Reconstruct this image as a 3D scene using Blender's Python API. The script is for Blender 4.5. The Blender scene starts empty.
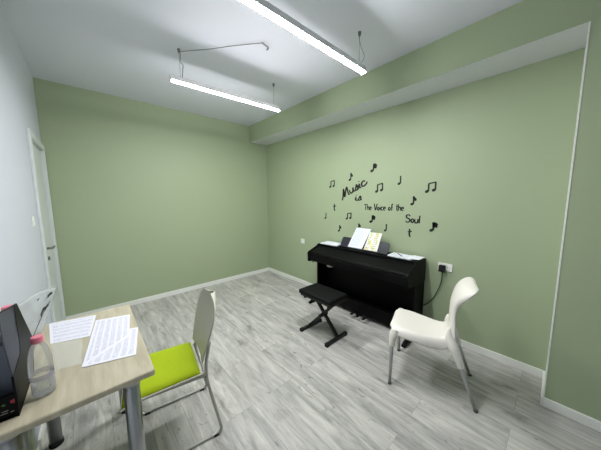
import bpy, bmesh, math, random
from mathutils import Vector, Matrix
random.seed(4)
SC = bpy.context.scene
COL = SC.collection
PI = math.pi
# ------------------------------------------------ camera
W = 3.032      # left wall at y = -W
ZC = 2.834     # ceiling
ZB = 2.543     # underside of the beam
BD = 0.370     # beam / pillar depth
XP = 4.003     # pillar side
XE = 5.6       # front of the room, behind the camera
yaw, pit, rol = 0.8364735, 0.1140603, -0.0068410
fw = Vector((-math.sin(yaw)*math.cos(pit), math.cos(yaw)*math.cos(pit), -math.sin(pit)))
r0 = Vector((math.cos(yaw), math.sin(yaw), 0)); u0 = r0.cross(fw)
rr = math.cos(rol)*r0 + math.sin(rol)*u0
uu = -math.sin(rol)*r0 + math.cos(rol)*u0
cd = bpy.data.cameras.new('camera'); cam = bpy.data.objects.new('camera', cd); COL.objects.link(cam)
cd.sensor_width = 36; cd.lens = 232.5246*36/601; cd.clip_start = 0.02
cam.matrix_world = Matrix(((rr.x, uu.x, -fw.x, 3.96507), (rr.y, uu.y, -fw.y, -2.68386), (rr.z, uu.z, -fw.z, 1.5), (0, 0, 0, 1)))
SC.camera = cam
# ------------------------------------------------ world and exposure
wd = bpy.data.worlds.new('world'); SC.world = wd; wd.use_nodes = True
wd.node_tree.nodes['Background'].inputs[0].default_value = (0.8, 0.88, 1, 1)
wd.node_tree.nodes['Background'].inputs[1].default_value = 0.3
SC.view_settings.view_transform = 'Standard'; SC.view_settings.look = 'None'
SC.view_settings.exposure = 0.0; SC.view_settings.gamma = 1.0
SC.view_settings.use_curve_mapping = False
LAMP = 234.0     # strength of the two pendant diffusers


# ------------------------------------------------ materials
def srgb(r, g, b):
    f = lambda c: (c/255/12.92) if c/255 <= .04045 else ((c/255+.055)/1.055)**2.4
    return (f(r), f(g), f(b), 1)
def mat(name, col, rough=.6, metal=0, spec=.5, bump=0, bscale=200, var=0, vscale=3, trans=0, alpha=1, ior=1.45, emit=None, es=0, coat=0):
    m = bpy.data.materials.new(name); m.use_nodes = True
    nt = m.node_tree; b = nt.nodes['Principled BSDF']
    c = srgb(*col)
    b.inputs['Base Color'].default_value = c
    b.inputs['Roughness'].default_value = rough
    b.inputs['Metallic'].default_value = metal
    b.inputs['Specular IOR Level'].default_value = spec
    b.inputs['IOR'].default_value = ior
    b.inputs['Transmission Weight'].default_value = trans
    b.inputs['Alpha'].default_value = alpha
    b.inputs['Coat Weight'].default_value = coat
    if emit:
        b.inputs['Emission Color'].default_value = (*emit, 1); b.inputs['Emission Strength'].default_value = es
    tc = nt.nodes.new('ShaderNodeTexCoord')
    if var:
        n = nt.nodes.new('ShaderNodeTexNoise'); n.inputs['Scale'].default_value = vscale; n.inputs['Detail'].default_value = 4
        nt.links.new(tc.outputs['Object'], n.inputs['Vector'])
        mx = nt.nodes.new('ShaderNodeMix'); mx.data_type = 'RGBA'
        mx.inputs[6].default_value = tuple(x*(1-var) for x in c[:3])+(1,); mx.inputs[7].default_value = tuple(min(1, x*(1+var)) for x in c[:3])+(1,)
        nt.links.new(n.outputs['Fac'], mx.inputs[0]); nt.links.new(mx.outputs[2], b.inputs['Base Color'])
    if bump:
        n2 = nt.nodes.new('ShaderNodeTexNoise'); n2.inputs['Scale'].default_value = bscale
        nt.links.new(tc.outputs['Object'], n2.inputs['Vector'])
        bp = nt.nodes.new('ShaderNodeBump'); bp.inputs['Strength'].default_value = bump; bp.inputs['Distance'].default_value = .002
        nt.links.new(n2.outputs['Fac'], bp.inputs['Height']); nt.links.new(bp.outputs[0], b.inputs['Normal'])
    return m
M = {}
M['green'] = mat('green_paint', (162, 176, 143), .55, bump=.12, bscale=160, var=.015)
M['white_wall'] = mat('white_paint', (204, 208, 217), .6, bump=.1, bscale=160, var=.01)
M['ceil'] = mat('ceiling_paint', (226, 228, 238), .7, bump=.08, bscale=120, var=.01)
M['soffit'] = mat('soffit_paint', (226, 228, 232), .6)
M['trim'] = mat('white_trim', (236, 238, 232), .4)
M['door'] = mat('door_paint', (214, 220, 218), .35)
M['black'] = mat('piano_black', (5, 5, 6), .5, spec=.13, bump=.05, bscale=300)
M['black_gloss'] = mat('black_gloss', (12, 12, 14), .15)
M['rest'] = mat('music_rest_black', (38, 40, 50), .38, bump=.04)
M['vinyl'] = mat('bench_vinyl', (8, 9, 11), .6, spec=.2, bump=.2, bscale=500)
M['blackmetal'] = mat('black_metal', (9, 9, 10), .45)
M['rubber'] = mat('black_rubber', (16, 16, 16), .8)
M['steel'] = mat('chrome', (168, 170, 172), .28, 1)
M['alu'] = mat('aluminium', (178, 178, 176), .36, .9)
M['cream'] = mat('cream_plastic', (232, 229, 220), .38, bump=.02)
M['greige'] = mat('greige_plastic', (190, 188, 174), .4)
M['greige_metal'] = mat('greige_metal', (170, 170, 162), .3, .6)
M['lime'] = mat('lime_fabric', (164, 186, 8), .85, bump=.5, bscale=900, var=.06, vscale=60)
M['pink'] = mat('pink_cap', (232, 132, 150), .4)
M['handle'] = mat('satin_chrome', (150, 152, 150), .25, 1)
M['brass'] = mat('brass', (180, 150, 90), .25, 1)
M['ink'] = mat('black_vinyl_decal', (18, 20, 18), .5)
M['footgrey'] = mat('grey_rubber', (84, 84, 82), .7)
M['socket'] = mat('socket_plastic', (232, 234, 228), .35)
M['dark'] = mat('socket_hole', (40, 40, 40), .6)
M['lampbody'] = mat('lamp_housing', (225, 226, 228), .4)
M['emit'] = mat('lamp_diffuser', (255, 255, 255), .5, emit=(.985, .985, 1), es=LAMP)

M['cable'] = mat('lamp_cable', (120, 120, 120), .5)
M['paper_plain'] = mat('plain_paper', (232, 235, 242), .7, var=.02, vscale=20)
M['mesh_grey'] = mat('organizer_mesh', (62, 66, 80), .45, alpha=.7)
M['org'] = mat('organizer_black', (9, 9, 10), .5, spec=.15)
M['folder'] = mat('grey_folder', (120, 126, 142), .5)
M['red'] = mat('red_print', (190, 60, 70), .5)
M['leafg'] = mat('green_print', (80, 110, 60), .5)
M['whiteprint'] = mat('white_print', (150, 150, 150), .5)
M['pen'] = mat('dark_pen', (40, 42, 48), .4)
M['table_edge'] = mat('table_edge', (172, 164, 138), .45)

def thin_clear(name, col, alpha, rough=.12, fres=.45):
    m = bpy.data.materials.new(name); m.use_nodes = True; nt = m.node_tree
    for n in list(nt.nodes):
        if n.type == 'BSDF_PRINCIPLED': nt.nodes.remove(n)
    out = [n for n in nt.nodes if n.type == 'OUTPUT_MATERIAL'][0]
    tr = nt.nodes.new('ShaderNodeBsdfTransparent'); tr.inputs[0].default_value = (.96, .97, .97, 1)
    pr = nt.nodes.new('ShaderNodeBsdfPrincipled'); pr.inputs['Base Color'].default_value = srgb(*col); pr.inputs['Roughness'].default_value = rough
    tc = nt.nodes.new('ShaderNodeTexCoord'); ns = nt.nodes.new('ShaderNodeTexNoise'); ns.inputs['Scale'].default_value = 22; ns.inputs['Detail'].default_value = 5
    nt.links.new(tc.outputs['Object'], ns.inputs['Vector'])
    bp = nt.nodes.new('ShaderNodeBump'); bp.inputs['Strength'].default_value = .5; bp.inputs['Distance'].default_value = .01
    nt.links.new(ns.outputs['Fac'], bp.inputs['Height']); nt.links.new(bp.outputs[0], pr.inputs['Normal'])
    mx = nt.nodes.new('ShaderNodeMixShader')
    fr = nt.nodes.new('ShaderNodeFresnel'); fr.inputs[0].default_value = 1.45
    ad = nt.nodes.new('ShaderNodeMath'); ad.inputs[1].default_value = alpha; ad.use_clamp = True
    fm = nt.nodes.new('ShaderNodeMath'); fm.operation = 'MULTIPLY'; fm.inputs[1].default_value = fres; nt.links.new(fr.outputs[0], fm.inputs[0])
    nt.links.new(fm.outputs[0], ad.inputs[0]); nt.links.new(ad.outputs[0], mx.inputs[0])
    nt.links.new(tr.outputs[0], mx.inputs[1]); nt.links.new(pr.outputs[0], mx.inputs[2]); nt.links.new(mx.outputs[0], out.inputs[0])
    return m
M['clear'] = thin_clear('clear_plastic', (240, 241, 244), .09)
M['sleeve'] = thin_clear('clear_sleeve', (235, 235, 228), .0, .15)
M['bag'] = thin_clear('bag_film', (205, 210, 210), .52, .5, .0)
M['band'] = thin_clear('lilac_band', (176, 168, 196), .42, .3)
M['water'] = thin_clear('water', (225, 225, 225), .25, .05)

def floor_mat():
    m = bpy.data.materials.new('grey_oak_laminate'); m.use_nodes = True; nt = m.node_tree; b = nt.nodes['Principled BSDF']; L = nt.links.new
    tc = nt.nodes.new('ShaderNodeTexCoord')
    br = nt.nodes.new('ShaderNodeTexBrick'); br.inputs['Scale'].default_value = 1
    br.inputs['Brick Width'].default_value = 1.29; br.inputs['Row Height'].default_value = .192; br.inputs['Mortar Size'].default_value = .0012
    br.inputs['Mortar Smooth'].default_value = .1; br.inputs['Bias'].default_value = 0
    br.offset = .37; br.offset_frequency = 2
    br.inputs['Color1'].default_value = (0, 0, 0, 1); br.inputs['Color2'].default_value = (1, 1, 1, 1); br.inputs['Mortar'].default_value = (.5, .5, .5, 1)
    L(tc.outputs['Object'], br.inputs['Vector'])
    # per-plank offset of the grain
    sc = nt.nodes.new('ShaderNodeVectorMath'); sc.operation = 'MULTIPLY_ADD'; sc.inputs[1].default_value = (9, 23, 5)
    L(br.outputs['Color'], sc.inputs[0]); L(tc.outputs['Object'], sc.inputs[2])
    def grain(scale, sx, sy, det, dist=0):
        mp = nt.nodes.new('ShaderNodeMapping'); mp.inputs['Scale'].default_value = (sx, sy, 1); L(sc.outputs[0], mp.inputs[0])
        n = nt.nodes.new('ShaderNodeTexNoise'); n.inputs['Scale'].default_value = scale; n.inputs['Detail'].default_value = det; n.inputs['Distortion'].default_value = dist
        n.inputs['Roughness'].default_value = .65
        L(mp.outputs[0], n.inputs['Vector']); return n
    g1 = grain(2.6, .8, 6, 7, .8); g2 = grain(9, .5, 12, 6, .3); g3 = grain(3.4, 1, 2.2, 4, .5)
    r1 = nt.nodes.new('ShaderNodeValToRGB'); r1.color_ramp.elements[0].position = .33; r1.color_ramp.elements[1].position = .66
    r1.color_ramp.elements[0].color = srgb(156, 155, 151); r1.color_ramp.elements[1].color = srgb(210, 209, 202)
    L(g1.outputs['Fac'], r1.inputs[0])
    r2 = nt.nodes.new('ShaderNodeValToRGB'); r2.color_ramp.elements[0].position = .3; r2.color_ramp.elements[1].position = .6
    r2.color_ramp.elements[0].color = (.84, .84, .84, 1); r2.color_ramp.elements[1].color = (1, 1, 1, 1)
    L(g2.outputs['Fac'], r2.inputs[0])
    r3 = nt.nodes.new('ShaderNodeValToRGB'); r3.color_ramp.elements[0].position = .28; r3.color_ramp.elements[1].position = .46
    r3.color_ramp.elements[0].color = (.62, .61, .60, 1); r3.color_ramp.elements[1].color = (1, 1, 1, 1)
    L(g3.outputs['Fac'], r3.inputs[0])
    def mul(a, bb, fac=1):
        x = nt.nodes.new('ShaderNodeMix'); x.data_type = 'RGBA'; x.blend_type = 'MULTIPLY'; x.inputs[0].default_value = fac
        L(a, x.inputs[6]); L(bb, x.inputs[7]); return x.outputs[2]
    c = mul(mul(r1.outputs[0], r2.outputs[0]), r3.outputs[0], .9)
    g4 = grain(7.5, 1, 2.4, 3, 1.2)
    r4 = nt.nodes.new('ShaderNodeValToRGB'); r4.color_ramp.elements[0].position = .29; r4.color_ramp.elements[1].position = .37
    r4.color_ramp.elements[0].color = (.5, .49, .47, 1); r4.color_ramp.elements[1].color = (1, 1, 1, 1)
    L(g4.outputs['Fac'], r4.inputs[0]); c = mul(c, r4.outputs[0], .9)
    pv = nt.nodes.new('ShaderNodeMapRange'); pv.inputs[3].default_value = .90; pv.inputs[4].default_value = 1.07; L(br.outputs['Color'], pv.inputs[0])
    c = mul(c, pv.outputs[0])
    mm = nt.nodes.new('ShaderNodeMapRange'); mm.inputs[3].default_value = 1; mm.inputs[4].default_value = .62; L(br.outputs['Fac'], mm.inputs[0])
    c = mul(c, mm.outputs[0])
    L(c, b.inputs['Base Color']); b.inputs['Roughness'].default_value = .42; b.inputs['Specular IOR Level'].default_value = .4
    bp = nt.nodes.new('ShaderNodeBump'); bp.inputs['Strength'].default_value = .15; bp.inputs['Distance'].default_value = .002
    L(g2.outputs['Fac'], bp.inputs['Height']); L(bp.outputs[0], b.inputs['Normal'])
    return m
M['floor'] = floor_mat()
def wood_mat():
    m = bpy.data.materials.new('beige_table_top'); m.use_nodes = True; nt = m.node_tree; b = nt.nodes['Principled BSDF']; L = nt.links.new
    tc = nt.nodes.new('ShaderNodeTexCoord'); mp = nt.nodes.new('ShaderNodeMapping'); mp.inputs['Scale'].default_value = (2, 16, 2); L(tc.outputs['Object'], mp.inputs[0])
    n = nt.nodes.new('ShaderNodeTexNoise'); n.inputs['Scale'].default_value = 3; n.inputs['Detail'].default_value = 6; L(mp.outputs[0], n.inputs[0])
    r = nt.nodes.new('ShaderNodeValToRGB'); r.color_ramp.elements[0].position = .35; r.color_ramp.elements[1].position = .7
    r.color_ramp.elements[0].color = srgb(176, 168, 144); r.color_ramp.elements[1].color = srgb(196, 189, 166)
    L(n.outputs['Fac'], r.inputs[0]); L(r.outputs[0], b.inputs['Base Color']); b.inputs['Roughness'].default_value = .4
    return m
M['wood'] = wood_mat()
def print_mat(name, base, ink, rows, cols, dens=.5, blotch=None):
    """paper printed with rows and columns of small text (UV based)"""
    m = bpy.data.materials.new(name); m.use_nodes = True; nt = m.node_tree; b = nt.nodes['Principled BSDF']; L = nt.links.new
    tc = nt.nodes.new('ShaderNodeTexCoord'); sep = nt.nodes.new('ShaderNodeSeparateXYZ'); L(tc.outputs['UV'], sep.inputs[0])
    def mth(op, a, v=None, bb=None):
        x = nt.nodes.new('ShaderNodeMath'); x.operation = op; L(a, x.inputs[0])
        if bb is not None: L(bb, x.inputs[1])
        elif v is not None: x.inputs[1].default_value = v
        return x.outputs[0]
    fr = mth('FRACT', mth('MULTIPLY', sep.outputs[1], rows)); row = mth('LESS_THAN', fr, .5)
    fc = mth('FRACT', mth('MULTIPLY', sep.outputs[0], cols)); colm = mth('LESS_THAN', fc, .72)
    mp = nt.nodes.new('ShaderNodeMapping'); mp.inputs['Scale'].default_value = (70, rows*1.0, 1); L(tc.outputs['UV'], mp.inputs[0])
    n = nt.nodes.new('ShaderNodeTexNoise'); n.inputs['Scale'].default_value = 1; n.inputs['Detail'].default_value = 1; L(mp.outputs[0], n.inputs[0])
    wd_ = mth('GREATER_THAN', n.outputs['Fac'], dens)
    e = .06
    mar = mth('MULTIPLY', mth('GREATER_THAN', sep.outputs[0], e), None, mth('LESS_THAN', sep.outputs[0], 1-e))
    mar2 = mth('MULTIPLY', mth('GREATER_THAN', sep.outputs[1], e), None, mth('LESS_THAN', sep.outputs[1], 1-e))
    f = mth('MULTIPLY', mth('MULTIPLY', row, None, colm), None, mth('MULTIPLY', mth('MULTIPLY', mar, None, mar2), None, wd_))
    f = mth('MULTIPLY', f, .75)
    x = nt.nodes.new('ShaderNodeMix'); x.data_type = 'RGBA'; L(f, x.inputs[0])
    x.inputs[6].default_value = srgb(*base); x.inputs[7].default_value = srgb(*ink)
    if blotch:
        n2 = nt.nodes.new('ShaderNodeTexNoise'); n2.inputs['Scale'].default_value = 3.5; L(tc.outputs['UV'], n2.inputs[0])
        r = nt.nodes.new('ShaderNodeValToRGB'); r.color_ramp.elements[0].position = .40; r.color_ramp.elements[1].position = .50
        r.color_ramp.elements[0].color = srgb(*blotch); r.color_ramp.elements[1].color = srgb(*base); L(n2.outputs['Fac'], r.inputs[0]); L(r.outputs[0], x.inputs[6])
    L(x.outputs[2], b.inputs['Base Color']); b.inputs['Roughness'].default_value = .65
    return m
M['form'] = print_mat('printed_form', (230, 231, 240), (142, 146, 172), 30, 6, .45)
M['score'] = print_mat('printed_score', (232, 236, 244), (170, 176, 190), 26, 1, .5)
M['book'] = print_mat('yellow_book_cover', (238, 240, 232), (150, 150, 110), 9, 2, .5, (228, 224, 150))

# ------------------------------------------------ mesh helpers
def obj(name, bm, m, parent=None, loc=None, rz=0, smooth=False, bevel=0, seg=2, mods=None):
    me = bpy.data.meshes.new(name)
    bmesh.ops.recalc_face_normals(bm, faces=bm.faces)
    bm.to_mesh(me); bm.free()
    for mm in (m if isinstance(m, (list, tuple)) else [m]): me.materials.append(mm)
    if smooth:
        for p in me.polygons: p.use_smooth = True
    o = bpy.data.objects.new(name, me); COL.objects.link(o)
    if parent: o.parent = parent
    if loc: o.location = loc
    if rz: o.rotation_euler.z = rz
    if bevel:
        b = o.modifiers.new('bevel', 'BEVEL'); b.width = bevel; b.segments = seg; b.limit_method = 'ANGLE'; b.angle_limit = math.radians(35)
    return o
def tag(o, label, cat, group=None, kind=None):
    if label: o['label'] = label
    if cat: o['category'] = cat
    if group: o['group'] = group
    if kind: o['kind'] = kind
    return o
def thing(name, label, cat, loc=(0, 0, 0), rz=0, group=None):
    o = bpy.data.objects.new(name, None); COL.objects.link(o); o.location = loc; o.rotation_euler.z = rz; o.empty_display_size = .1
    return tag(o, label, cat, group)
def struct(name, bm, m, parent=None, bevel=0):
    o = obj(name, bm, m, parent, bevel=bevel)
    if not parent: o['kind'] = 'structure'
    return o
def BM(): return bmesh.new()
def box(bm, x0, y0, z0, x1, y1, z1, mi=0):
    v = [bm.verts.new(p) for p in ((x0, y0, z0), (x1, y0, z0), (x1, y1, z0), (x0, y1, z0), (x0, y0, z1), (x1, y0, z1), (x1, y1, z1), (x0, y1, z1))]
    fs = [bm.faces.new([v[i] for i in f]) for f in ((0, 3, 2, 1), (4, 5, 6, 7), (0, 1, 5, 4), (1, 2, 6, 5), (2, 3, 7, 6), (3, 0, 4, 7))]
    for f in fs: f.material_index = mi
    return fs
def prism(bm, pts, axis, a, b, mi=0):
    """pts: 2D outline; axis: the axis it is extruded along from a to b"""
    def P(p, t):
        return {'x': (t, p[0], p[1]), 'y': (p[0], t, p[1]), 'z': (p[0], p[1], t)}[axis]
    A = [bm.verts.new(P(p, a)) for p in pts]; B = [bm.verts.new(P(p, b)) for p in pts]
    n = len(pts); fs = [bm.faces.new(A), bm.faces.new(B[::-1])]
    for i in range(n): fs.append(bm.faces.new((A[i], B[i], B[(i+1) % n], A[(i+1) % n])))
    for f in fs: f.material_index = mi
def tube(bm, pts, rad, n=12, cap=True, flat=None):
    pts = [Vector(p) for p in pts]; rads = rad if isinstance(rad, (list, tuple)) else [rad]*len(pts)
    rings = []; up = None
    for i, p in enumerate(pts):
        d = (pts[min(i+1, len(pts)-1)]-pts[max(i-1, 0)]).normalized()
        if up is None:
            up = Vector((0, 0, 1)) if abs(d.z) < .9 else Vector((1, 0, 0))
        s = d.cross(up)
        if s.length < 1e-4: s = d.cross(Vector((0, 1, 0)))
        s.normalize(); up = s.cross(d).normalized()
        k = 1
        if 0 < i < len(pts)-1:
            c = (pts[i]-pts[i-1]).normalized().dot(d); k = 1/max(.6, c)
        rings.append([bm.verts.new(p + (s*math.cos(2*PI*j/n)*k + up*math.sin(2*PI*j/n)*(flat or 1))*rads[i]) for j in range(n)])
    for a, b in zip(rings, rings[1:]):
        for j in range(n): bm.faces.new((a[j], a[(j+1) % n], b[(j+1) % n], b[j]))
    if cap: bm.faces.new(rings[0][::-1]); bm.faces.new(rings[-1])
def lathe(bm, prof, c=(0, 0, 0), n=32, cap=(True, True), rib=None):
    rings = []
    for r, z in prof:
        rings.append([bm.verts.new((c[0]+r*(1+(rib(z, 2*PI*j/n) if rib else 0))*math.cos(2*PI*j/n), c[1]+r*(1+(rib(z, 2*PI*j/n) if rib else 0))*math.sin(2*PI*j/n), c[2]+z)) for j in range(n)])
    for a, b in zip(rings, rings[1:]):
        for j in range(n): bm.faces.new((a[j], a[(j+1) % n], b[(j+1) % n], b[j]))
    if cap[0]: bm.faces.new(rings[0][::-1])
    if cap[1]: bm.faces.new(rings[-1])
def spline(pts, k=6):
    pts = [Vector(p) for p in pts]; out = []
    for i in range(len(pts)-1):
        p0, p1, p2, p3 = pts[max(i-1, 0)], pts[i], pts[i+1], pts[min(i+2, len(pts)-1)]
        for j in range(k):
            t = j/k; out.append(.5*((2*p1)+(p2-p0)*t+(2*p0-5*p1+4*p2-p3)*t*t+(3*p1-p0-3*p2+p3)*t**3))
    out.append(pts[-1]); return out
def fillet(pts, r, k=5):
    """polyline with rounded corners"""
    pts = [Vector(p) for p in pts]; out = [pts[0]]
    for a, b, c in zip(pts, pts[1:], pts[2:]):
        d1 = (a-b); d2 = (c-b); rr_ = min(r, d1.length*.45, d2.length*.45)
        p = b+d1.normalized()*rr_; q = b+d2.normalized()*rr_
        for j in range(k+1):
            t = j/k; out.append((1-t)**2*p+2*t*(1-t)*b+t*t*q)
    out.append(pts[-1]); return out

# ------------------------------------------------ the room
T = .15
b = BM(); box(b, 0, -W-.3, -.1, XE, 0, 0); struct('floor', b, M['floor'])
b = BM(); box(b, -T, -W-.3, ZC, XE+T, T, ZC+.1); struct('ceiling', b, M['ceil'])
b = BM(); box(b, -T, -W-.3, -.1, 0, T, ZC); struct('wall_back', b, M['green'])
b = BM(); box(b, 0, 0, -.1, XE+T, T, ZC); struct('wall_right', b, M['green'])
b = BM(); box(b, XE, -W-.3, -.1, XE+T, 0, ZC); struct('wall_front', b, M['white_wall'])
DX0, DX1, DZ = .075, .835, 2.045
b = BM()
box(b, 0, -W-T, 0, DX0-.03, -W, ZC); box(b, DX1+.03, -W-T, 0, XE, -W, ZC); box(b, DX0-.03, -W-T, DZ+.03, DX1+.03, -W, ZC)
struct('wall_left', b, M['white_wall'])
# beam: green face, white underside
b = BM(); fs = box(b, 0, -BD, ZB, XP, 0, ZC); fs[0].material_index = 1
struct('trim_1', b, [M['green'], M['soffit']])
# pillar: green front, white side
b = BM(); fs = box(b, XP, -BD, 0, XE, 0, ZC); fs[5].material_index = 1
struct('trim_2', b, [M['green'], M['trim']])
# corner bead of the pillar
b = BM(); prism(b, [(XP-.003, -BD-.003), (XP+.004, -BD-.003), (XP+.004, -BD), (XP, -BD), (XP, -BD+.016), (XP-.003, -BD+.016)], 'z', .062, ZB-.002); struct('trim_3', b, M['trim'])
# baseboards
def board(name, segs):
    b = BM()
    for (x0, y0, x1, y1) in segs: box(b, x0, y0, 0, x1, y1, .07)
    struct(name, b, M['trim'], bevel=.004)
bt = .014
board('baseboard_back', [(0, -W, bt, 0)])
board('baseboard_right', [(bt, -bt, XP-bt, 0)])
board('baseboard_pillar', [(XP-bt, -BD-bt, XP, 0), (XP, -BD-bt, XE, -BD)])
board('baseboard_left', [(DX1+.09, -W, XE, -W+bt)])
# door
door = bpy.data.objects.new('door_1', None); COL.objects.link(door); door['kind'] = 'structure'
door.location = (0, -W, 0)
b = BM()
fw_ = .065
box(b, DX0-.065, -.0, 0, DX0, .022, DZ+fw_); box(b, DX1, -.0, 0, DX1+fw_, .022, DZ+fw_); box(b, DX0, -.0, DZ, DX1, .022, DZ+fw_)
box(b, DX0-.03, -.12, 0, DX0, 0, DZ+.03); box(b, DX1, -.12, 0, DX1+.03, 0, DZ+.03); box(b, DX0, -.12, DZ, DX1, 0, DZ+.03)
obj('door_frame', b, M['door'], door, bevel=.004)
b = BM(); box(b, DX0+.003, -.05, .006, DX1-.006, -.008, DZ-.004); leaf = obj('door_leaf', b, M['door'], door, bevel=.003)
for z in (1.05,):
    b = BM(); lathe(b, [(.024, 0), (.026, .002), (.026, .008), (.012, .010), (.010, .045)], n=20)
    for v in b.verts: v.co = Vector((DX1-.045+v.co.x, -.008+v.co.z, z+v.co.y))
    tube(b, fillet([(DX1-.045, .03, z), (DX1-.045, .055, z), (DX1-.18, .055, z-.004)], .015), .010, 10)
    obj('door_handle', b, M['handle'], leaf, smooth=True)
b = BM(); lathe(b, [(.024, 0), (.024, .007), (.009, .009), (.009, .02)], n=20)
for v in b.verts: v.co = Vector((DX1-.06+v.co.x, -.008+v.co.z, .955+v.co.y))
box(b, DX1-.064, .008, .935, DX1-.056, .03, .97)
obj('door_lock', b, M['steel'], leaf)

# ------------------------------------------------ pendant lamps (along y)
def lamp(name, label, x0, y0, x1, y1, z, a0, a1, em, wf=.038):
    L_ = math.hypot(x1-x0, y1-y0); ang = math.atan2(y1-y0, x1-x0)
    t = thing(name, label, 'lamp', (x0, y0, z), ang, 'linear pendant lamps')
    b = BM(); w = wf*.5
    prism(b, [(-w-.004, .0), (-w-.004, .040), (w+.004, .040), (w+.004, .0)], 'x', 0, L_); obj('housing', b, M['lampbody'], t, bevel=.002)
    b = BM(); box(b, .006, -w, -.0065, L_-.006, w, -.0005); obj('diffuser', b, em, t)
    for xx in (0, L_):
        b = BM(); box(b, xx-.006 if xx == 0 else xx-.006+.006, -w-.005, -.013, xx if xx == 0 else xx+.006, w+.005, .041); obj('end_cap', b, M['lampbody'], t)
    inv = Matrix.Rotation(-ang, 3, 'Z')
    for a in (a0, a1):
        p = inv @ Vector((a[0]-x0, a[1]-y0, 0))
        px = min(max(p.x, .03), L_-.03)
        b = BM(); tube(b, [(px, 0, .04), (px, 0, ZC-z-.03)], .0016, 6); obj('suspension_wire', b, M['cable'], t)
        b = BM(); lathe(b, [(.013, -.0), (.013, .012), (.006, .03)][::-1] if False else [(.005, -.035), (.012, -.02), (.013, 0)], (px, 0, ZC-z-.0005), 14); obj('ceiling_grip', b, M['cable'], t)
    return t
lp1 = lamp('pendant_lamp', 'slim white glowing linear pendant lamp nearer the green back wall', 1.575, -2.06, 1.62, -.91, 2.55, (1.57, -1.98), (1.60, -.974), M['emit'])
lp2 = lamp('pendant_lamp', 'larger looking glowing linear pendant lamp nearer the camera, cut by the top edge', 2.765, -2.03, 2.775, -.885, 2.55, (2.76, -1.95), (2.765, -.95), M['emit'])
# loose feed cable along the ceiling
b = BM(); tube(b, spline([(1.565, -1.965, ZC-.010), (1.76, -1.80, ZC-.014), (1.97, -1.63, ZC-.010), (2.149, -1.474, ZC-.008)], 6), .003, 6)
tube(b, spline([(1.565, -1.965, ZC-.012), (1.572, -1.97, ZC-.10), (1.590, -1.955, ZC-.13), (1.592, -1.96, ZC-.17), (1.586, -1.965, 2.594)], 6), .0035, 6)
tube(b, spline([(2.149, -1.474, ZC-.004), (2.16, -1.45, ZC-.02), (2.19, -1.44, ZC-.05), (2.20, -1.46, ZC-.08)], 6), .006, 8)
tag(obj('feed_cable', b, M['cable'], smooth=True), 'thin grey loose cable strung across the ceiling to the lamp', 'cable')
b = BM(); tube(b, spline([(2.765, -.93, 2.592), (2.79, -.90, 2.66), (2.76, -.90, 2.74), (2.768, -.95, ZC-.037)], 6), .0022, 6)
tag(obj('loose_cable', b, M['cable'], smooth=True), 'short thin cable curling up from far end of the nearer lamp', 'cable')

# ------------------------------------------------ piano
PX0, PX1, PB = 1.655, 3.055, -.03
p = thing('digital_piano', 'black upright digital piano standing against the green wall', 'piano', ((PX0+PX1)/2, PB, 0))
hw = (PX1-PX0)/2
Y = lambda y: y-PB
prof_arm = [(Y(-.035), .60), (Y(-.275), .60), (Y(-.47), .625), (Y(-.475), .745), (Y(-.455), .765), (Y(-.285), .825), (Y(-.265), .845), (Y(-.035), .845)]
for s in (-1, 1):
    b = BM(); a = s*hw; c_ = s*(hw-.03)
    prism(b, prof_arm, 'x', min(a, c_), max(a, c_)); obj('end_block', b, M['black'], p, bevel=.004)
    b = BM(); a = s*(hw-.006); c_ = s*(hw-.034)
    box(b, min(a, c_), Y(-.285), .045, max(a, c_), Y(-.04), .601); obj('side_panel', b, M['black'], p, bevel=.002)
    b = BM(); xa, xb = (a, c_) if a < c_ else (c_, a)
    prism(b, [(Y(-.46), 0), (Y(-.04), 0), (Y(-.04), .05), (Y(-.40), .045), (Y(-.46), .022)], 'x', xa-.012*(s > 0), xb+.012*(s < 0)); obj('foot', b, M['black'], p, bevel=.004)
b = BM(); box(b, -hw+.03, Y(-.265), .823, hw-.03, Y(-.035), .846); obj('top_board', b, M['black'], p, bevel=.003)
b = BM(); prism(b, [(Y(-.26), .80), (Y(-.26), .824), (Y(-.285), .815), (Y(-.44), .762), (Y(-.455), .750), (Y(-.455), .738), (Y(-.44), .742)], 'x', -hw+.031, hw-.031); lid = obj('key_lid', b, M['black'], p, bevel=.002)
b = BM(); box(b, -hw+.033, Y(-.462), .733, hw-.033, Y(-.452), .741); obj('lid_rail', b, M['black_gloss'], lid)
b = BM(); prism(b, [(Y(-.05), .615), (Y(-.455), .635), (Y(-.462), .72), (Y(-.44), .732), (Y(-.05), .732)], 'x', -hw+.031, hw-.031); obj('key_bed', b, M['black'], p, bevel=.003)
b = BM(); box(b, -hw+.034, Y(-.10), .10, hw-.034, Y(-.08), .616); obj('back_panel', b, M['black'], p)
b = BM(); box(b, -hw+.034, Y(-.27), .05, hw-.034, Y(-.20), .20); bar = obj('pedal_board', b, M['black'], p, bevel=.003)
b = BM(); box(b, -.03, Y(-.25), 0, .03, Y(-.22), .05); obj('support_block', b, M['black'], p)
for k, x in enumerate((2.335, 2.42, 2.505)):
    x = x-(PX0+PX1)/2
    b = BM(); pts = [(-.012, Y(-.27)), (-.012, Y(-.33)), (-.019, Y(-.36)), (-.015, Y(-.385)), (.015, Y(-.385)), (.019, Y(-.36)), (.012, Y(-.33)), (.012, Y(-.27))]
    prism(b, [(x+q[0], q[1]) for q in pts], 'z', .055, .065); obj('pedal', b, M['blackmetal'], p, bevel=.002)
b = BM(); tube(b, fillet([(-hw-.001, Y(-.36), .585), (-hw-.03, Y(-.36), .585), (-hw-.03, Y(-.36), .60)], .005), .004, 8)
for v in b.verts: v.co.x += .012
tube(b, [(-hw+.011, Y(-.36), .585), (-hw+.011, Y(-.36), .602)], .006, 8)
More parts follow.
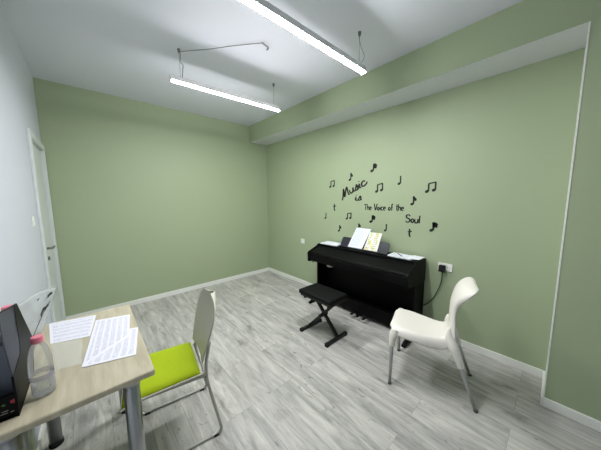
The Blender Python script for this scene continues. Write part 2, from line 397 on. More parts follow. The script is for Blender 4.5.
obj('headphone_hook', b, M['blackmetal'], p)
b = BM(); box(b, -.43, Y(-.365), .578, -.36, Y(-.30), .616); o = obj('wall_gap_block', b, M['greige'], p, bevel=.003); o['label'] = 'small grey block added for the wall showing through a gap under the key bed'  # added grey block, stands in for pale wall seen through the gap here
# music rest, tilted back
th = .42
def rest_pt(x, s, off=0): return Vector((x, Y(-.19)+s*math.sin(th)-off*math.cos(th), .847+s*math.cos(th)+off*math.sin(th)))
def rest_slab(bm, pts, t0, t1):
    A = [bm.verts.new(rest_pt(x-(PX0+PX1)/2, s, t0)) for x, s in pts]; B = [bm.verts.new(rest_pt(x-(PX0+PX1)/2, s, t1)) for x, s in pts]
    bm.faces.new(A); bm.faces.new(B[::-1]); n = len(pts)
    for i in range(n): bm.faces.new((A[i], B[i], B[(i+1) % n], A[(i+1) % n]))
b = BM(); rest_slab(b, [(2.0, 0), (2.685, 0), (2.685, .125), (2.67, .14), (2.03, .14), (2.01, .125)], 0, -.012); mr = obj('music_rest', b, M['rest'], p, bevel=.002); mr['label'] = 'dark slate music rest, slightly bluish'
b = BM(); rest_slab(b, [(2.0, 0), (2.685, 0), (2.685, .010), (2.0, .010)], .022, 0); obj('rest_ledge', b, M['rest'], mr)

def world_slab(name, pts, t, m, uvq=True):
    """sheet with thickness along its own normal; pts in world, UV from corner order"""
    b = BM(); P = [Vector(q) for q in pts]; n = (P[1]-P[0]).cross(P[2]-P[0]).normalized()
    o0 = sum(P, Vector())/len(P)
    A = [b.verts.new(q-o0) for q in P]; B = [b.verts.new(q-o0+n*t) for q in P]
    uv = b.loops.layers.uv.new('UVMap'); U = [(0, 0), (1, 0), (1, 1), (0, 1)]
    f1 = b.faces.new(A); f2 = b.faces.new(B[::-1])
    for i in range(4): b.faces.new((A[i], B[i], B[(i+1) % 4], A[(i+1) % 4]))
    for f in (f1, f2):
        for l in f.loops:
            i = (A.index(l.vert) if l.vert in A else B.index(l.vert)); l[uv].uv = U[i]
    return obj(name, b, m, loc=o0)
xc = (PX0+PX1)/2
def rw(x, s, off): return rest_pt(x-xc, s, off)+Vector((xc, PB, 0))
tag(world_slab('sheet_music', [rw(2.13, .012, .002), rw(2.345, .012, .002), rw(2.405, .285, .002), rw(2.19, .285, .002)], -.002, M['score']),
    'white sheet of music leaning on the music rest of the piano', 'sheet music')
tag(world_slab('music_book', [rw(2.372, .012, .002), rw(2.555, .012, .002), rw(2.562, .245, .002), rw(2.40, .245, .002)], -.006, M['book']),
    'yellow and white printed music book leaning on the music rest', 'book')

def sheet(name, pts, z, t, m, label, cat='paper', group=None):
    o = world_slab(name, [(x, y, z) for x, y in pts], t, m)
    return tag(o, label, cat, group)
TP = .8465
sheet('paper_stack', [(1.69, -.245), (1.99, -.235), (1.97, -.05), (1.67, -.05)], TP, .012, M['paper_plain'], 'white papers lying on the left end of the piano top')
sheet('paper_stack', [(2.71, -.225), (2.97, -.235), (2.99, -.06), (2.70, -.05)], TP, .012, M['score'], 'white papers lying on the piano top right of the music rest')
sheet('paper_sheet', [(2.90, -.235), (3.045, -.215), (3.045, -.045), (2.93, -.045)], TP+.0125, .003, M['paper_plain'], 'loose white sheet at the right end of piano top')
b = BM(); tube(b, [(2.76, -.09, TP+.0165), (2.86, -.19, TP+.0165)], .0038, 8); tag(obj('pen', b, M['pen'], smooth=True), 'dark thin pen lying on the papers on the piano', 'pen')

# ------------------------------------------------ piano bench
be = thing('piano_bench', 'black padded piano bench on crossed metal legs', 'bench', (2.315, -.86, 0))
b = BM(); box(b, -.25, -.15, .435, .215, .15, .485); obj('seat_cushion', b, M['vinyl'], be, bevel=.018, seg=4)
b = BM(); box(b, -.23, -.135, .415, .21, .135, .437); obj('seat_board', b, M['blackmetal'], be, bevel=.003)
for s, (xa, xb) in enumerate((((-.195), .185), (.185, -.195))):
    yy = -.022 if s == 0 else .022
    b = BM()
    d = Vector((xb-xa, 0, .395)).normalized(); nrm = Vector((-d.z, 0, d.x))*.015
    A = Vector((xa, 0, .024)); B = Vector((xb*.92, 0, .405))
    prism(b, [((A+nrm).x, (A+nrm).z), ((A-nrm).x, (A-nrm).z), ((B-nrm).x, (B-nrm).z), ((B+nrm).x, (B+nrm).z)], 'y', yy-.015, yy+.015)
    leg = obj('leg', b, M['blackmetal'], be, bevel=.002)
    b = BM(); box(b, xa-.016, -.15, .004, xa+.016, .15, .034); fb = obj('foot_bar', b, M['blackmetal'], leg, bevel=.002)
    for e in (-1, 1):
        b = BM(); box(b, xa-.019, e*.15-.018, 0, xa+.019, e*.15+.018, .037); obj('foot_cap', b, M['rubber'], leg, bevel=.004)
    b = BM(); box(b, xb*.92-.016, -.12, .392, xb*.92+.016, .12, .416); obj('top_bar', b, M['blackmetal'], leg)
b = BM(); tube(b, [(-.0, -.062, .222), (-.0, .055, .222)], [.02, .02], 14); obj('pivot_knob', b, M['blackmetal'], be, smooth=False)

# ------------------------------------------------ sockets, plug, cord
def socket(label, xs, x0, x1, z0, z1):
    t = thing('wall_socket', label, 'socket', ((x0+x1)/2, 0, (z0+z1)/2)); w = (x1-x0)/2; h = (z1-z0)/2
    b = BM(); box(b, -w, -.010, -h, w, 0, h); obj('cover_plate', b, M['socket'], t, bevel=.003)
    for x in xs:
        b = BM(); lathe(b, [(.021, 0), (.021, .0022), (.018, .0022), (.018, .0005)], n=24, cap=(False, True))
        for v in b.verts: v.co = Vector((x-(x0+x1)/2+v.co.x, -.010-v.co.z, v.co.y))
        for e in (-1, 1):
            lathe(b, [(.003, 0), (.003, .001)], n=8)
        o = obj('outlet', b, M['socket'], t)
        for e in (-1, 1):
            b = BM(); tube(b, [(x-(x0+x1)/2+e*.0095, -.0095, 0), (x-(x0+x1)/2+e*.0095, -.0115, 0)], .003, 10); obj('pin_hole', b, M['dark'], o)
    return t
socket('white double wall socket with a black plug, right of the piano', (3.205, 3.262), 3.163, 3.295, .742, .822)
socket('small white single wall socket low left of the piano', (1.055,), 1.012, 1.098, .728, .808)
b = BM(); box(b, 3.180, -.058, .735, 3.236, -.0125, .805)
pl = thing('power_adapter', 'black plug adapter in the double wall socket with cord down', 'plug', (3.208, -.0125, .77))
for v in b.verts: v.co -= Vector((3.208, -.0125, .77))
obj('adapter_body', b, M['rubber'], pl, bevel=.008, seg=3)
b = BM(); tube(b, [Vector(q)-Vector((3.208, -.0125, .77)) for q in spline([(3.213, -.035, .74), (3.214, -.034, .69), (3.204, -.022, .61), (3.17, -.015, .50), (3.12, -.013, .39), (3.05, -.012, .31), (3.0, -.010, .29)], 6)], .0045, 8)
obj('power_cord', b, M['rubber'], pl, smooth=True)
# light switch on the white wall
t = thing('light_switch', 'white light switch on the white wall beside the door', 'switch', (1.17, -W, 1.33))
b = BM(); box(b, -.041, 0, -.041, .041, .009, .041); obj('cover_plate', b, M['socket'], t, bevel=.003)
b = BM(); prism(b, [(.009, -.028), (.013, -.028), (.010, .028), (.009, .028)], 'x', -.028, .028); obj('rocker', b, M['socket'], t)

# ------------------------------------------------ wall decals
def ribbon(bm, pts, w, k=5, y0=-.0004, y1=-.0016, smooth=True):
    P = [Vector((a[0], a[1])) for a in pts]
    if smooth and len(P) > 2: P = [Vector((q.x, q.y)) for q in spline([(a.x, a.y, 0) for a in P], k)]
    L_, R_ = [], []; n = len(P)
    for i, q in enumerate(P):
        d = P[min(i+1, n-1)]-P[max(i-1, 0)]
        if d.length < 1e-7: d = Vector((1, 0))
        d.normalize(); nn = Vector((-d.y, d.x)); t = i/(n-1)
        ww = w*.5*(.75+.25*math.sin(PI*t))*(1+.25*abs(d.y))
        L_.append(q+nn*ww); R_.append(q-nn*ww)
    V = [[bm.verts.new((q.x, y, q.y)) for q in S] for S in (L_, R_) for y in (y0, y1)]
    l0, l1, r_0, r_1 = V
    for i in range(n-1):
        bm.faces.new((l1[i], l1[i+1], r_1[i+1], r_1[i])); bm.faces.new((l0[i], r_0[i], r_0[i+1], l0[i+1]))
        bm.faces.new((l0[i], l0[i+1], l1[i+1], l1[i])); bm.faces.new((r_0[i], r_1[i], r_1[i+1], r_0[i+1]))
    bm.faces.new((l0[0], l1[0], r_1[0], r_0[0])); bm.faces.new((l0[-1], r_0[-1], r_1[-1], l1[-1]))
def head(bm, cx, cz, s):
    pts = []
    for j in range(16):
        a = 2*PI*j/16; x = .20*s*math.cos(a); z = .145*s*math.sin(a); c, q = math.cos(.45), math.sin(.45)
        pts.append((cx+x*c-z*q, cz+x*q+z*c))
    prism(bm, pts, 'y', -.0004, -.0016)
def note(kind, x, z, h, label, tilt=0):
    b = BM(); s = h*(.86 if kind == 'beamed' else 1); wl = .085*s+.0095
    if kind == 'eighth':
        head(b, -.08*s, -.38*s, s); ribbon(b, [(.07*s, -.36*s), (.07*s, .48*s)], wl, smooth=False)
        ribbon(b, [(.07*s, .48*s), (.12*s, .28*s), (.27*s, .16*s), (.24*s, -.02*s)], wl*1.2)
    elif kind == 'sixteenth':
        head(b, -.10*s, -.38*s, s*1.1); ribbon(b, [(.07*s, -.36*s), (.07*s, .48*s)], wl*1.2, smooth=False)
        ribbon(b, [(.07*s, .48*s), (.14*s, .32*s), (.30*s, .28*s), (.30*s, .14*s)], wl*1.8)
        ribbon(b, [(.07*s, .26*s), (.14*s, .10*s), (.30*s, .06*s), (.28*s, -.06*s)], wl*1.6)
    elif kind == 'quarter':
        head(b, -.08*s, -.38*s, s); ribbon(b, [(.07*s, -.36*s), (.07*s, .5*s)], wl, smooth=False)
    elif kind == 'rest':
        wl *= .75; ribbon(b, [(-.06*s, .5*s), (.02*s, .30*s), (-.02*s, -.05*s), (.02*s, -.35*s), (.18*s, -.44*s)], wl*1.1)
        ribbon(b, [(-.22*s, .12*s), (.26*s, .22*s)], wl*1.1, smooth=False)
    elif kind == 'beamed':
        for q, dz in ((-.32, -.06), (.30, .06)):
            head(b, (q-.13)*s, (-.38+dz)*s, s); ribbon(b, [(q*s, (-.36+dz)*s), (q*s, (.36+dz)*s)], wl, smooth=False)
        prism(b, [(-.355*s, .24*s), (.335*s, .37*s), (.335*s, .50*s), (-.355*s, .37*s)], 'y', -.0004, -.0016)
    if tilt:
        for v in b.verts:
            c, q = math.cos(tilt), math.sin(tilt); v.co = Vector((v.co.x*c-v.co.z*q, v.co.y, v.co.x*q+v.co.z*c))
    o = obj('music_note_decal', b, M['ink'], loc=(x, 0, z)); tag(o, label, 'wall decal', 'music note wall decals')
NOTES = [('beamed', 1.707, 1.712, .12, 'black beamed note decal left of the word Music, leftmost pair', 0),
 ('eighth', 2.02, 1.79, .105, 'small black eighth note decal just above the M of Music', 0),
 ('sixteenth', 2.363, 1.877, .105, 'black double flagged note decal topmost on the green wall', -.15),
 ('beamed', 2.467, 1.629, .125, 'black beamed note decal just right of the word Music', .05),
 ('rest', 1.743, 1.362, .105, 'small black rest sign decal below the leftmost beamed pair', 0),
 ('quarter', 1.573, 1.231, .093, 'tiny black quarter note decal farthest left of all', 0),
 ('beamed', 2.013, 1.253, .11, 'black beamed note decal left of centre, above the piano', 0),
 ('sixteenth', 2.365, 1.231, .10, 'black double flagged note decal under the word The', -.1),
 ('eighth', 1.839, 1.061, .095, 'small black eighth note decal above left end of the piano', 0),
 ('eighth', 2.165, 1.111, .095, 'black eighth note decal partly hidden behind the leaning music sheet', 0),
 ('quarter', 2.713, 1.70, .10, 'black quarter note decal above the word the, near the top', 0),
 ('beamed', 3.06, 1.612, .125, 'largest black beamed note decal, farthest right and high', 0),
 ('eighth', 2.87, 1.466, .10, 'black eighth note decal above the word Soul', 0),
 ('quarter', 2.56, 1.134, .09, 'black quarter note decal right of the yellow music book', 0),
 ('rest', 2.849, 1.099, .095, 'black rest sign decal just below the word Soul', 0),
 ('sixteenth', 3.087, 1.191, .10, 'black double flagged note decal farthest right and low', 0)]
for a in NOTES: note(*a)
# handwritten lettering, strokes in letter units (x advance, z up; x-height .55, cap height 1)
GL = {
 'M': ([[(-.10, -.25), (.0, -.05), (.12, .5), (.22, 1.0), (.20, .5), (.20, 0), (.36, .6), (.52, 1.0), (.54, .5), (.56, .05), (.66, .0)]], .70),
 'u': ([[(0, .5), (.02, .12), (.15, 0), (.28, .2), (.32, .55), (.32, .1), (.42, 0)]], .44),
 's': ([[(-.02, 0), (.12, .35), (.20, .62), (.26, .3), (.22, .05), (.06, .0)], [(.20, .02), (.34, .05)]], .34),
 'i': ([[(.02, .1), (.08, .55), (.08, .12), (.20, .02)], [(.08, .80), (.11, .87)]], .22),
 'c': ([[(.34, .45), (.22, .60), (.06, .45), (.03, .2), (.14, .02), (.38, .10), (.48, .3)]], .46),
 'T': ([[(0, .95), (.5, .98)], [(.25, .97), (.24, 0)]], .52),
 'h': ([[(0, 1.0), (0, 0)], [(0, .32), (.12, .55), (.25, .45), (.26, 0)]], .36),
 'e': ([[(.02, .30), (.26, .32), (.22, .52), (.08, .50), (.01, .25), (.10, .02), (.27, .08)]], .36),
 'V': ([[(-.02, 1.0), (.04, .95), (.20, 0), (.42, .95), (.50, .98)]], .48),
 'o': ([[(.13, .55), (.0, .28), (.13, 0), (.27, .28), (.13, .55)]], .36),
 'j': ([[(.04, .55), (.04, 0)], [(.04, .78), (.05, .84)]], .16),
 'k': ([[(.28, .46), (.14, .56), (.01, .28), (.12, .0), (.28, .08)]], .36),
 'f': ([[(.28, .95), (.14, .98), (.10, .7), (.10, -.05)], [(0, .52), (.24, .54)]], .32),
 't': ([[(.12, .95), (.12, .1), (.24, .02)], [(0, .62), (.26, .64)]], .32),
 'S': ([[(.44, .82), (.28, 1.0), (.06, .88), (.08, .62), (.34, .46), (.42, .2), (.22, -.02), (.0, .12)]], .54),
 'v': ([[(0, .5), (.02, .1), (.14, 0), (.28, .15), (.30, .55), (.30, 0)]], .40),
 'l': ([[(.04, 1.0), (.04, 0)]], .16),
 'z': ([[(.28, .45), (.16, .58), (.06, .45), (.20, .25), (.22, .08), (.08, 0), (.0, .08)]], .34),
 ' ': ([], .34)}
def lettering(txt, x, z, width, h, slope, wt, label, ital=0, rot=True):
    tot = sum(GL[c][1] for c in txt); sx = width/tot; b = BM(); cx = 0
    for c in txt:
        for st in GL[c][0]:
            pts = []
            for (a, q) in st:
                X = (cx+a)*sx+ital*q*h; Z = q*h
                cs, sn = math.cos(slope), math.sin(slope); pts.append((X*cs-Z*sn, X*sn+Z*cs))
            ribbon(b, pts, wt)
        cx += GL[c][1]
    o = obj('lettering_decal', b, M['ink'], loc=(x, 0, z)); tag(o, label, 'wall decal', 'wall lettering')
lettering('Music', 1.895, 1.502, .43, .108, math.radians(24), .021, 'black script word Music slanting upward on the green wall', .15)
lettering('is', 2.10, 1.462, .11, .085, math.radians(6), .018, 'black script word is below the word Music', .15)
_p = [('The', 'The'), ('Vojke', 'Voice'), ('of', 'of'), ('thg', 'the')]
GL['g'] = GL['e']
_u = .53/sum(GL[c][1] for c in 'The Vojke of thg'); _x = 2.247
for raw, word in _p:
    w_ = sum(GL[c][1] for c in raw)*_u
    lettering(raw, _x, 1.343+(_x-2.247)*.014, w_, .075, math.radians(.8), .0115, 'black handwritten word %s in the long line of wall lettering, %s' % (word, {'The': 'first word', 'Voice': 'second word', 'of': 'third word', 'the': 'last word'}[word]))
    _x += w_+GL[' '][1]*_u
lettering('Sovl', 2.798, 1.222,   .165, .085, math.radians(-2), .014, 'black handwritten word Soul below the long line of words')

# ------------------------------------------------ desk
TX0, TX1, TY0, TY1, TZ = 1.935, 2.82, -W+.022, -2.528, .75
dk = thing('desk', 'beige wood topped desk with round chrome legs by the white wall', 'desk', ((TX0+TX1)/2, (TY0+TY1)/2, 0))
hx, hy = (TX1-TX0)/2, (TY1-TY0)/2
b = BM(); box(b, -hx, -hy, TZ-.028, hx, hy, TZ); obj('tabletop', b, M['wood'], dk, bevel=.007, seg=3)
for sx, sy, cx, cy in ((-1, -1, 2.60, -2.962), (-1, -1, 2.0, -2.955), (-1, 1, 2.0, -2.61), (1, -1, 2.765, -2.955), (1, 1, 2.772, -2.612)):
    x = cx-(TX0+TX1)/2; y = cy-(TY0+TY1)/2
    b = BM(); lathe(b, [(.030, .022), (.030, TZ-.05)], (x, y, 0), 28); lg = obj('leg', b, M['steel'], dk, smooth=False)
    for f in lg.data.polygons: f.use_smooth = len(f.vertices) == 4
    b = BM(); lathe(b, [(.030, 0), (.034, .003), (.034, .02), (.031, .0225)], (x, y, 0), 28); obj('foot_cap', b, M['rubber'], lg)
    b = BM(); lathe(b, [(.031, TZ-.05), (.038, TZ-.045), (.038, TZ-.0285)], (x, y, 0), 28); obj('leg_flange', b, M['steel'], lg)
b = BM(); box(b, -hx+.06, -hy+.06, TZ-.055, hx-.06, -hy+.08, TZ-.0285); obj('apron', b, M['alu'], dk)
# papers on the desk
zt = TZ+.0006
sheet('printed_form', [(1.944, -2.926), (2.24, -2.896), (2.284, -2.741), (1.993, -2.711)], zt, .0012, M['form'], 'white printed form flat on the desk nearest its far edge', group=None)
sheet('printed_form', [(2.592, -2.765), (2.648, -2.576), (2.36, -2.530), (2.305, -2.70)], zt+.0016, .0008, M['form'], 'lower printed form on the desk, corner poking out under another')
sheet('printed_form', [(2.592, -2.770), (2.44, -2.580), (2.143, -2.547), (2.091, -2.713)], zt+.0030, .0010, M['form'], 'upper printed form lying across another near desk edge')
sheet('plastic_sleeve', [(2.254, -2.888), (2.277, -2.774), (2.545, -2.766), (2.53, -2.855)], zt+.0016, .0012, M['sleeve'], 'clear plastic sleeve lying on the desk beside the bottle', 'sleeve')

# bottles
def bottle(label, x, y, cap_m, fill=.05):
    t = thing('water_bottle', label, 'bottle', (x, y, TZ+.0005), 0, 'water bottles on the desk')
    def rib(z, a): return .035*math.sin(5*a+z*90)*(.03 < z < .12) + .012*math.sin(9*a)*(z < .2)
    prof = [(.012, .006), (.024, .001), (.031, .004), (.033, .012), (.033, .05), (.0315, .058), (.033, .066), (.0315, .074), (.033, .082), (.033, .120), (.0325, .140), (.030, .162), (.026, .182), (.021, .198), (.0155, .208), (.0135, .213), (.0135, .221)]
    b = BM(); lathe(b, prof, n=40, cap=(True, False), rib=rib); obj('bottle_body', b, M['clear'], t, smooth=True)
    b = BM(); lathe(b, [(.0335, .070), (.0338, .09)], n=40, cap=(False, False)); obj('label_band', b, M['band'], t, smooth=True)
    b = BM(); lathe(b, [(.022, .004), (.0305, .008), (.031, .012), (.031, fill)], n=32); obj('water', b, M['water'], t, smooth=False)
    b = BM(); lathe(b, [(.0160, .212), (.0172, .214), (.0172, .233), (.0150, .236)], n=30); obj('cap', b, cap_m, t, smooth=False)
    return t
bottle('clear plastic water bottle with pink cap on the desk edge', 2.675, -2.874, M['pink'])
b2 = bottle('second clear bottle, only its pink cap showing behind the black organizer', 2.35, -2.995, M['pink']); b2.scale = (1, 1, 1.19)
bpy.context.view_layer.update()

# black desk organizer
og = thing('desk_organizer', 'black open desk organizer with red emblem at the desk edge', 'organizer', (2.6, -2.97, TZ+.0005))
ox, oy = 2.6, -2.97
def ob(x0, y0, z0, x1, y1, z1):
    b = BM(); box(b, x0-ox, y0-oy, z0, x1-ox, y1-oy, z1); return b
obj('base_tray', ob(2.47, -3.008, 0, 2.754, -2.925, .012), M['org'], og)
fp = obj('front_panel', ob(2.742, -3.008, 0, 2.754, -2.925, .085), M['org'], og, bevel=.002)
b = BM(); prism(b, [(2.758-ox, 0), (2.47-ox, 0), (2.405-ox, .128), (2.581-ox, .349), (2.626-ox, .356), (2.626-ox, .20), (2.64-ox, .17), (2.758-ox, .15)], 'y', -2.931-oy, -2.925-oy); obj('side_panel', b, M['org'], og)
b = BM(); prism(b, [(2.758-ox, .15), (2.64-ox, .17), (2.626-ox, .20), (2.626-ox, .356), (2.80-ox, .392), (2.80-ox, .30)], 'y', -2.930-oy, -2.926-oy); mp_ = obj('mesh_panel', b, M['mesh_grey'], og); mp_['label'] = 'grey see-through mesh panel'
b = BM(); tube(b, [(2.581-ox, -2.928-oy, .349), (2.80-ox, -2.928-oy, .392)], .003, 8); obj('top_rim', b, M['org'], og)
b = BM(); prism(b, [(2.758-ox, 0), (2.47-ox, 0), (2.405-ox, .128), (2.50-ox, .25), (2.758-ox, .26)], 'y', -3.008-oy, -3.002-oy); obj('side_panel', b, M['org'], og)
for k, xx in enumerate((2.56, 2.62, 2.68)):
    b = BM(); prism(b, [(xx-ox, .012), (xx-ox+.006, .012), (xx-ox+.046, .25), (xx-ox+.04, .25)], 'y', -3.0-oy, -2.934-oy); obj('divider', b, M['folder'], og)
# emblem and small white lines on the front panel (facing +x)
b = BM()
for k in range(5):
    a = 2*PI*k/5
    prism(b, [(-2.935-oy+.004*math.cos(a)+.0035*math.cos(2*PI*j/8), .060+.004*math.sin(a)+.0035*math.sin(2*PI*j/8)) for j in range(8)], 'x', 2.7542-ox, 2.7548-ox)
obj('emblem', b, M['red'], fp)
b = BM()
prism(b, [(-2.962-oy, .056), (-2.954-oy, .052), (-2.952-oy, .057), (-2.958-oy, .061)], 'x', 2.7542-ox, 2.7548-ox); obj('emblem_leaf', b, M['leafg'], fp)
b = BM()
for z, y0, y1 in ((.032, -2.962, -2.948), (.024, -2.966, -2.95), (.023, -2.944, -2.936), (.043, -2.972, -2.966)):
    prism(b, [(y0-oy, z), (y1-oy, z), (y1-oy, z+.0025), (y0-oy, z+.0025)], 'x', 2.7542-ox, 2.7548-ox)
obj('printed_lines', b, M['whiteprint'], fp)

# plastic bag
def plastic_bag():
    t = thing('plastic_bag', 'crumpled translucent grey plastic bag with black print on the desk', 'bag', (2.10, -2.965, TZ+.0005))
    N, K = 22, 16
    top = [(2.27, -3.000), (1.95, -2.872)]; bot = [(2.20, -2.995), (2.02, -2.94)]
    def P(u, v, side):
        x = (1-v)*(bot[0][0]+(bot[1][0]-bot[0][0])*u)+v*(top[0][0]+(top[1][0]-top[0][0])*u)
        y = (1-v)*(bot[0][1]+(bot[1][1]-bot[0][1])*u)+v*(top[0][1]+(top[1][1]-top[0][1])*u)
        h = .235-.012*u+.022*math.sin(u*PI)
        z = v*h
        puff = .7*math.sin(PI*u)*max(0, math.sin(PI*min(1, v*.9+.1)))**.7
        cr = .003*math.sin(11*u+5*v)+.0025*math.sin(17*v-7*u)+.0015*math.sin(41*u*v+3)
        return Vector((x-2.10+side*(.018*puff)+cr*.7, y+2.965+side*(.022*puff)+cr*.6*(v > .02), max(0, z)))
    b = BM()
    for side in (-1, 1):
        g = [[b.verts.new(P(i/N, j/K, side)) for j in range(K+1)] for i in range(N+1)]
        for i in range(N):
            for j in range(K): b.faces.new((g[i][j], g[i+1][j], g[i+1][j+1], g[i][j+1]))
    bmesh.ops.remove_doubles(b, verts=b.verts, dist=.0008)
    obj('bag_film', b, M['bag'], t, smooth=True)
    b = BM()
    def mark(pts, wid):
        # strokes printed just above the film
        pp = [P(u, v, 1)+Vector((.006, .007, 0)) for u, v in pts]
        for a, c in zip(pp, pp[1:]):
            up = Vector((0, 0, wid)); th_ = Vector((-.0008, -.0008, 0))
            q = [a-up, c-up*.6, c+up*.6, a+up]; A = [b.verts.new(k) for k in q]; B = [b.verts.new(k+th_) for k in q]
            b.faces.new(A); b.faces.new(B[::-1])
            for i in range(4): b.faces.new((A[i], B[i], B[(i+1) % 4], A[(i+1) % 4]))
    mark([(.30, .12), (.38, .28), (.46, .38), (.55, .48), (.63, .54), (.72, .62), (.8, .72)], .003)
    obj('printed_mark', b, M['ink'], t)
    for pts, wd in (([(.50, .50), (.58, .60), (.66, .62)], .009), ([(.66, .58), (.74, .62), (.8, .64)], .008), ([(.72, .84), (.78, .88), (.83, .90)], .008), ([(.45, .86), (.50, .88)], .004)):
        b = BM(); mark(pts, wd); obj('printed_mark', b, M['ink'], t)
    return t
plastic_bag()

# ------------------------------------------------ lime green sled chair at the desk (local +x = forward)
gc = thing('office_chair', 'lime green padded chair with grey shell back and sled base', 'chair', (2.365, -2.43, 0), math.radians(262))
b = BM()   # seat pan
NS, NT = 14, 12
def seatpt(s, t, dz):    # s 0 front..1 back, t -1..1
    x = .20-.41*s; y = t*(.205-.012*s); z = .437-.012*math.sin(PI*s)*(1-t*t)-.02*max(0, .15-s)/.15
    return Vector((x, y, z+dz))
def slab_from(fn, NS, NT, d0, d1):
    b = BM(); A = [[b.verts.new(fn(i/NS, -1+2*j/NT, d0)) for j in range(NT+1)] for i in range(NS+1)]
    B = [[b.verts.new(fn(i/NS, -1+2*j/NT, d1)) for j in range(NT+1)] for i in range(NS+1)]
    for i in range(NS):
        for j in range(NT):
            b.faces.new((A[i][j], A[i+1][j], A[i+1][j+1], A[i][j+1])); b.faces.new((B[i][j], B[i][j+1], B[i+1][j+1], B[i+1][j]))
    for i in range(NS):
        b.faces.new((A[i][0], B[i][0], B[i+1][0], A[i+1][0])); b.faces.new((A[i][NT], A[i+1][NT], B[i+1][NT], B[i][NT]))
    for j in range(NT):
        b.faces.new((A[0][j], A[0][j+1], B[0][j+1], B[0][j])); b.faces.new((A[NS][j], B[NS][j], B[NS][j+1], A[NS][j+1]))
    return b
obj('seat_pan', slab_from(seatpt, NS, NT, -.012, 0), M['greige'], gc, bevel=.004)
def cush(s, t, dz):
    p_ = seatpt(s*.94+.02, t*.96, 0)
    e = (1-abs(t)**6)*(1-abs(2*s-1)**8); r_ = 1
    if dz > 0: p_.z += .006+.026*e**.5
    else: p_.z += .001
    return p_
obj('seat_cushion', slab_from(cush, 24, 20, 0, 1), M['lime'], gc, smooth=True)
def backpt(s, t, dn):   # s 0 bottom..1 top ; shell back
    z = .48+.385*s
    hw_ = .160+.072*math.sin(min(1, s*1.25)*PI*.5) - (.012*s)
    if s > .68: hw_ *= math.sqrt(max(0.02, 1-((s-.68)/.322)**3.0))
    x = -.222-.10*s-.02*s*s + .035*(t*t)*(.4+.6*s)
    return Vector((x-dn, t*hw_, z))
bk = obj('backrest', slab_from(backpt, 26, 14, 0, .006), M['greige'], gc, smooth=True, bevel=0)
for s in (-1, 1):
    b = BM()
    pts = fillet([(.12, s*.175, .418), (.13, s*.205, .36), (.15, s*.215, .0095), (-.30, s*.215, .0095), (-.225, s*.190, .40), (-.232, s*.160, .47), (-.262, s*.150, .60)], .035)
    tube(b, pts, .0095, 12); obj('sled_frame', b, M['greige_metal'], gc, smooth=True)
    for xx in (.10, -.26):
        b = BM(); box(b, xx-.015, s*.215-.011, 0, xx+.015, s*.215+.011, .012); obj('glide', b, M['rubber'], gc)
for xx, zz in ((.16, .415), (-.20, .412)):
    b = BM(); tube(b, [(xx, -.19, zz), (xx, .19, zz)], .008, 10); obj('cross_bar', b, M['greige_metal'], gc, smooth=True)
for s in (-1, 1):
    b = BM(); tube(b, [(.12, s*.178, .418), (-.236, s*.188, .414)], .008, 10); obj('side_bar', b, M['greige_metal'], gc, smooth=True)

# ------------------------------------------------ white plastic chair (local +x = forward)
wc = thing('plastic_chair', 'cream white moulded plastic chair with aluminium legs', 'chair', (3.355, -.685, 0), math.radians(197))
def lerp(a, b_, t): return a+(b_-a)*t
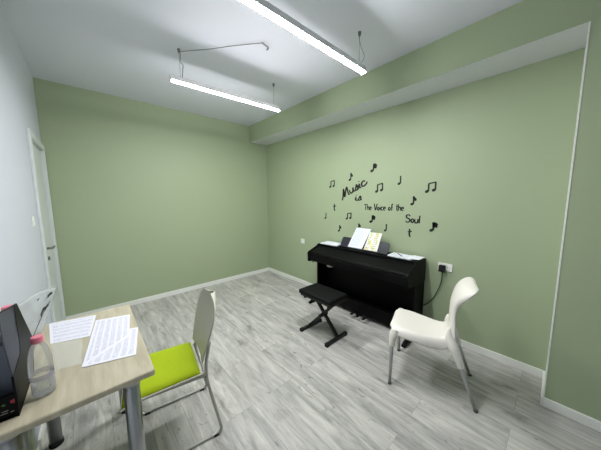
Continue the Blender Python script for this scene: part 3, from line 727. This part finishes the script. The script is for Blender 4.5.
# centreline: (x, z, half width, edge drop, dish)
CL = [(.276, .392, .110, .008, 0), (.304, .42, .140, .02, 0), (.308, .448, .164, .03, .002), (.288, .467, .190, .042, .004), (.24, .472, .212, .055, .006), (.17, .468, .218, .060, .008), (.10, .460, .210, .060, .012), (.02, .452, .192, .066, .012), (-.05, .452, .168, .075, .008),
      (-.092, .470, .150, .055, .002), (-.106, .515, .138, .034, -.002), (-.112, .57, .126, .026, -.006), (-.116, .63, .120, .020, -.010), (-.122, .69, .128, .020, -.014), (-.134, .742, .156, .022, -.014), (-.156, .79, .186, .026, -.018), (-.184, .828, .204, .022, -.014), (-.214, .850, .206, .014, -.008), (-.240, .858, .192, .008, -.004), (-.256, .857, .158, .004, -.002), (-.264, .853, .11, .002, 0)]
def cl(s):
    f = s*(len(CL)-1); i = min(int(f), len(CL)-2); t = f-i
    g = lambda k: CL[max(0, min(len(CL)-1, k))]
    p0, p1, p2, p3 = g(i-1), g(i), g(i+1), g(i+2)
    return [.5*((2*b1)+(c1-a1)*t+(2*a1-5*b1+4*c1-d1)*t*t+(3*b1-a1-3*c1+d1)*t**3) for a1, b1, c1, d1 in zip(p0, p1, p2, p3)]
def shell(s, t, dn):
    x, z, hw_, dr, di = cl(s); x2, z2 = cl(min(1, s+.004))[:2]; x1, z1 = cl(max(0, s-.004))[:2]
    d = Vector((x2-x1, 0, z2-z1)).normalized(); n = Vector((d.z, 0, -d.x))      # seat: d=-x -> n=+z? flip below
    if n.z < 0 and abs(d.x) > abs(d.z): n = -n
    n = Vector((d.z, 0, -d.x))
    a = abs(t); e = max(0, (a-.78)/.22)
    off = -di*(1-t*t) - dr*(e**1.6)
    y = math.copysign(hw_*(a if a < .78 else .78+.22*math.sin(e*PI/2)*.92), t)
    k = max(0, (s-.80)/.20); k = k*k*(3-2*k)
    return Vector((x, y, z+.006*k*t*t)) + n*(off) - n*dn
obj('seat_shell', slab_from(shell, 60, 28, 0, .007), M['cream'], wc, smooth=True)
for sy in (1, -1):
    for path, rads, foot, k0 in (([(.255, sy*.178, .445), (.268, sy*.190, .40), (.274, sy*.197, .36), (.277, sy*.203, .31)], [.034, .032, .026, .0185], (.277, sy*.239, 0), 0),
                             ([(-.108, sy*.118, .53), (-.108, sy*.128, .47), (-.140, sy*.146, .40), (-.172, sy*.156, .33), (-.192, sy*.163, .27)], [.008, .026, .034, .027, .0185], (-.292, sy*.197, 0), 1)):
        b = BM(); tube(b, spline(path, 5), [.001+r_ for i_ in range(len(rads)-1) for r_ in [lerp(rads[i_], rads[i_+1], j_/5) for j_ in range(5)]]+[rads[-1]], 20); obj('leg_socket', b, M['cream'], wc, smooth=True)
        A = Vector(path[-1]); B = Vector(foot); d = (B-A)
        b = BM(); tube(b, [A-d*.12, A+d*.985], [.0150, .0115], 16); lg = obj('leg', b, M['alu'], wc, smooth=True)
        b = BM(); tube(b, [A+d*.95, B], [.0135, .0145], 16); obj('foot_cap', b, M['footgrey'], lg, smooth=True)
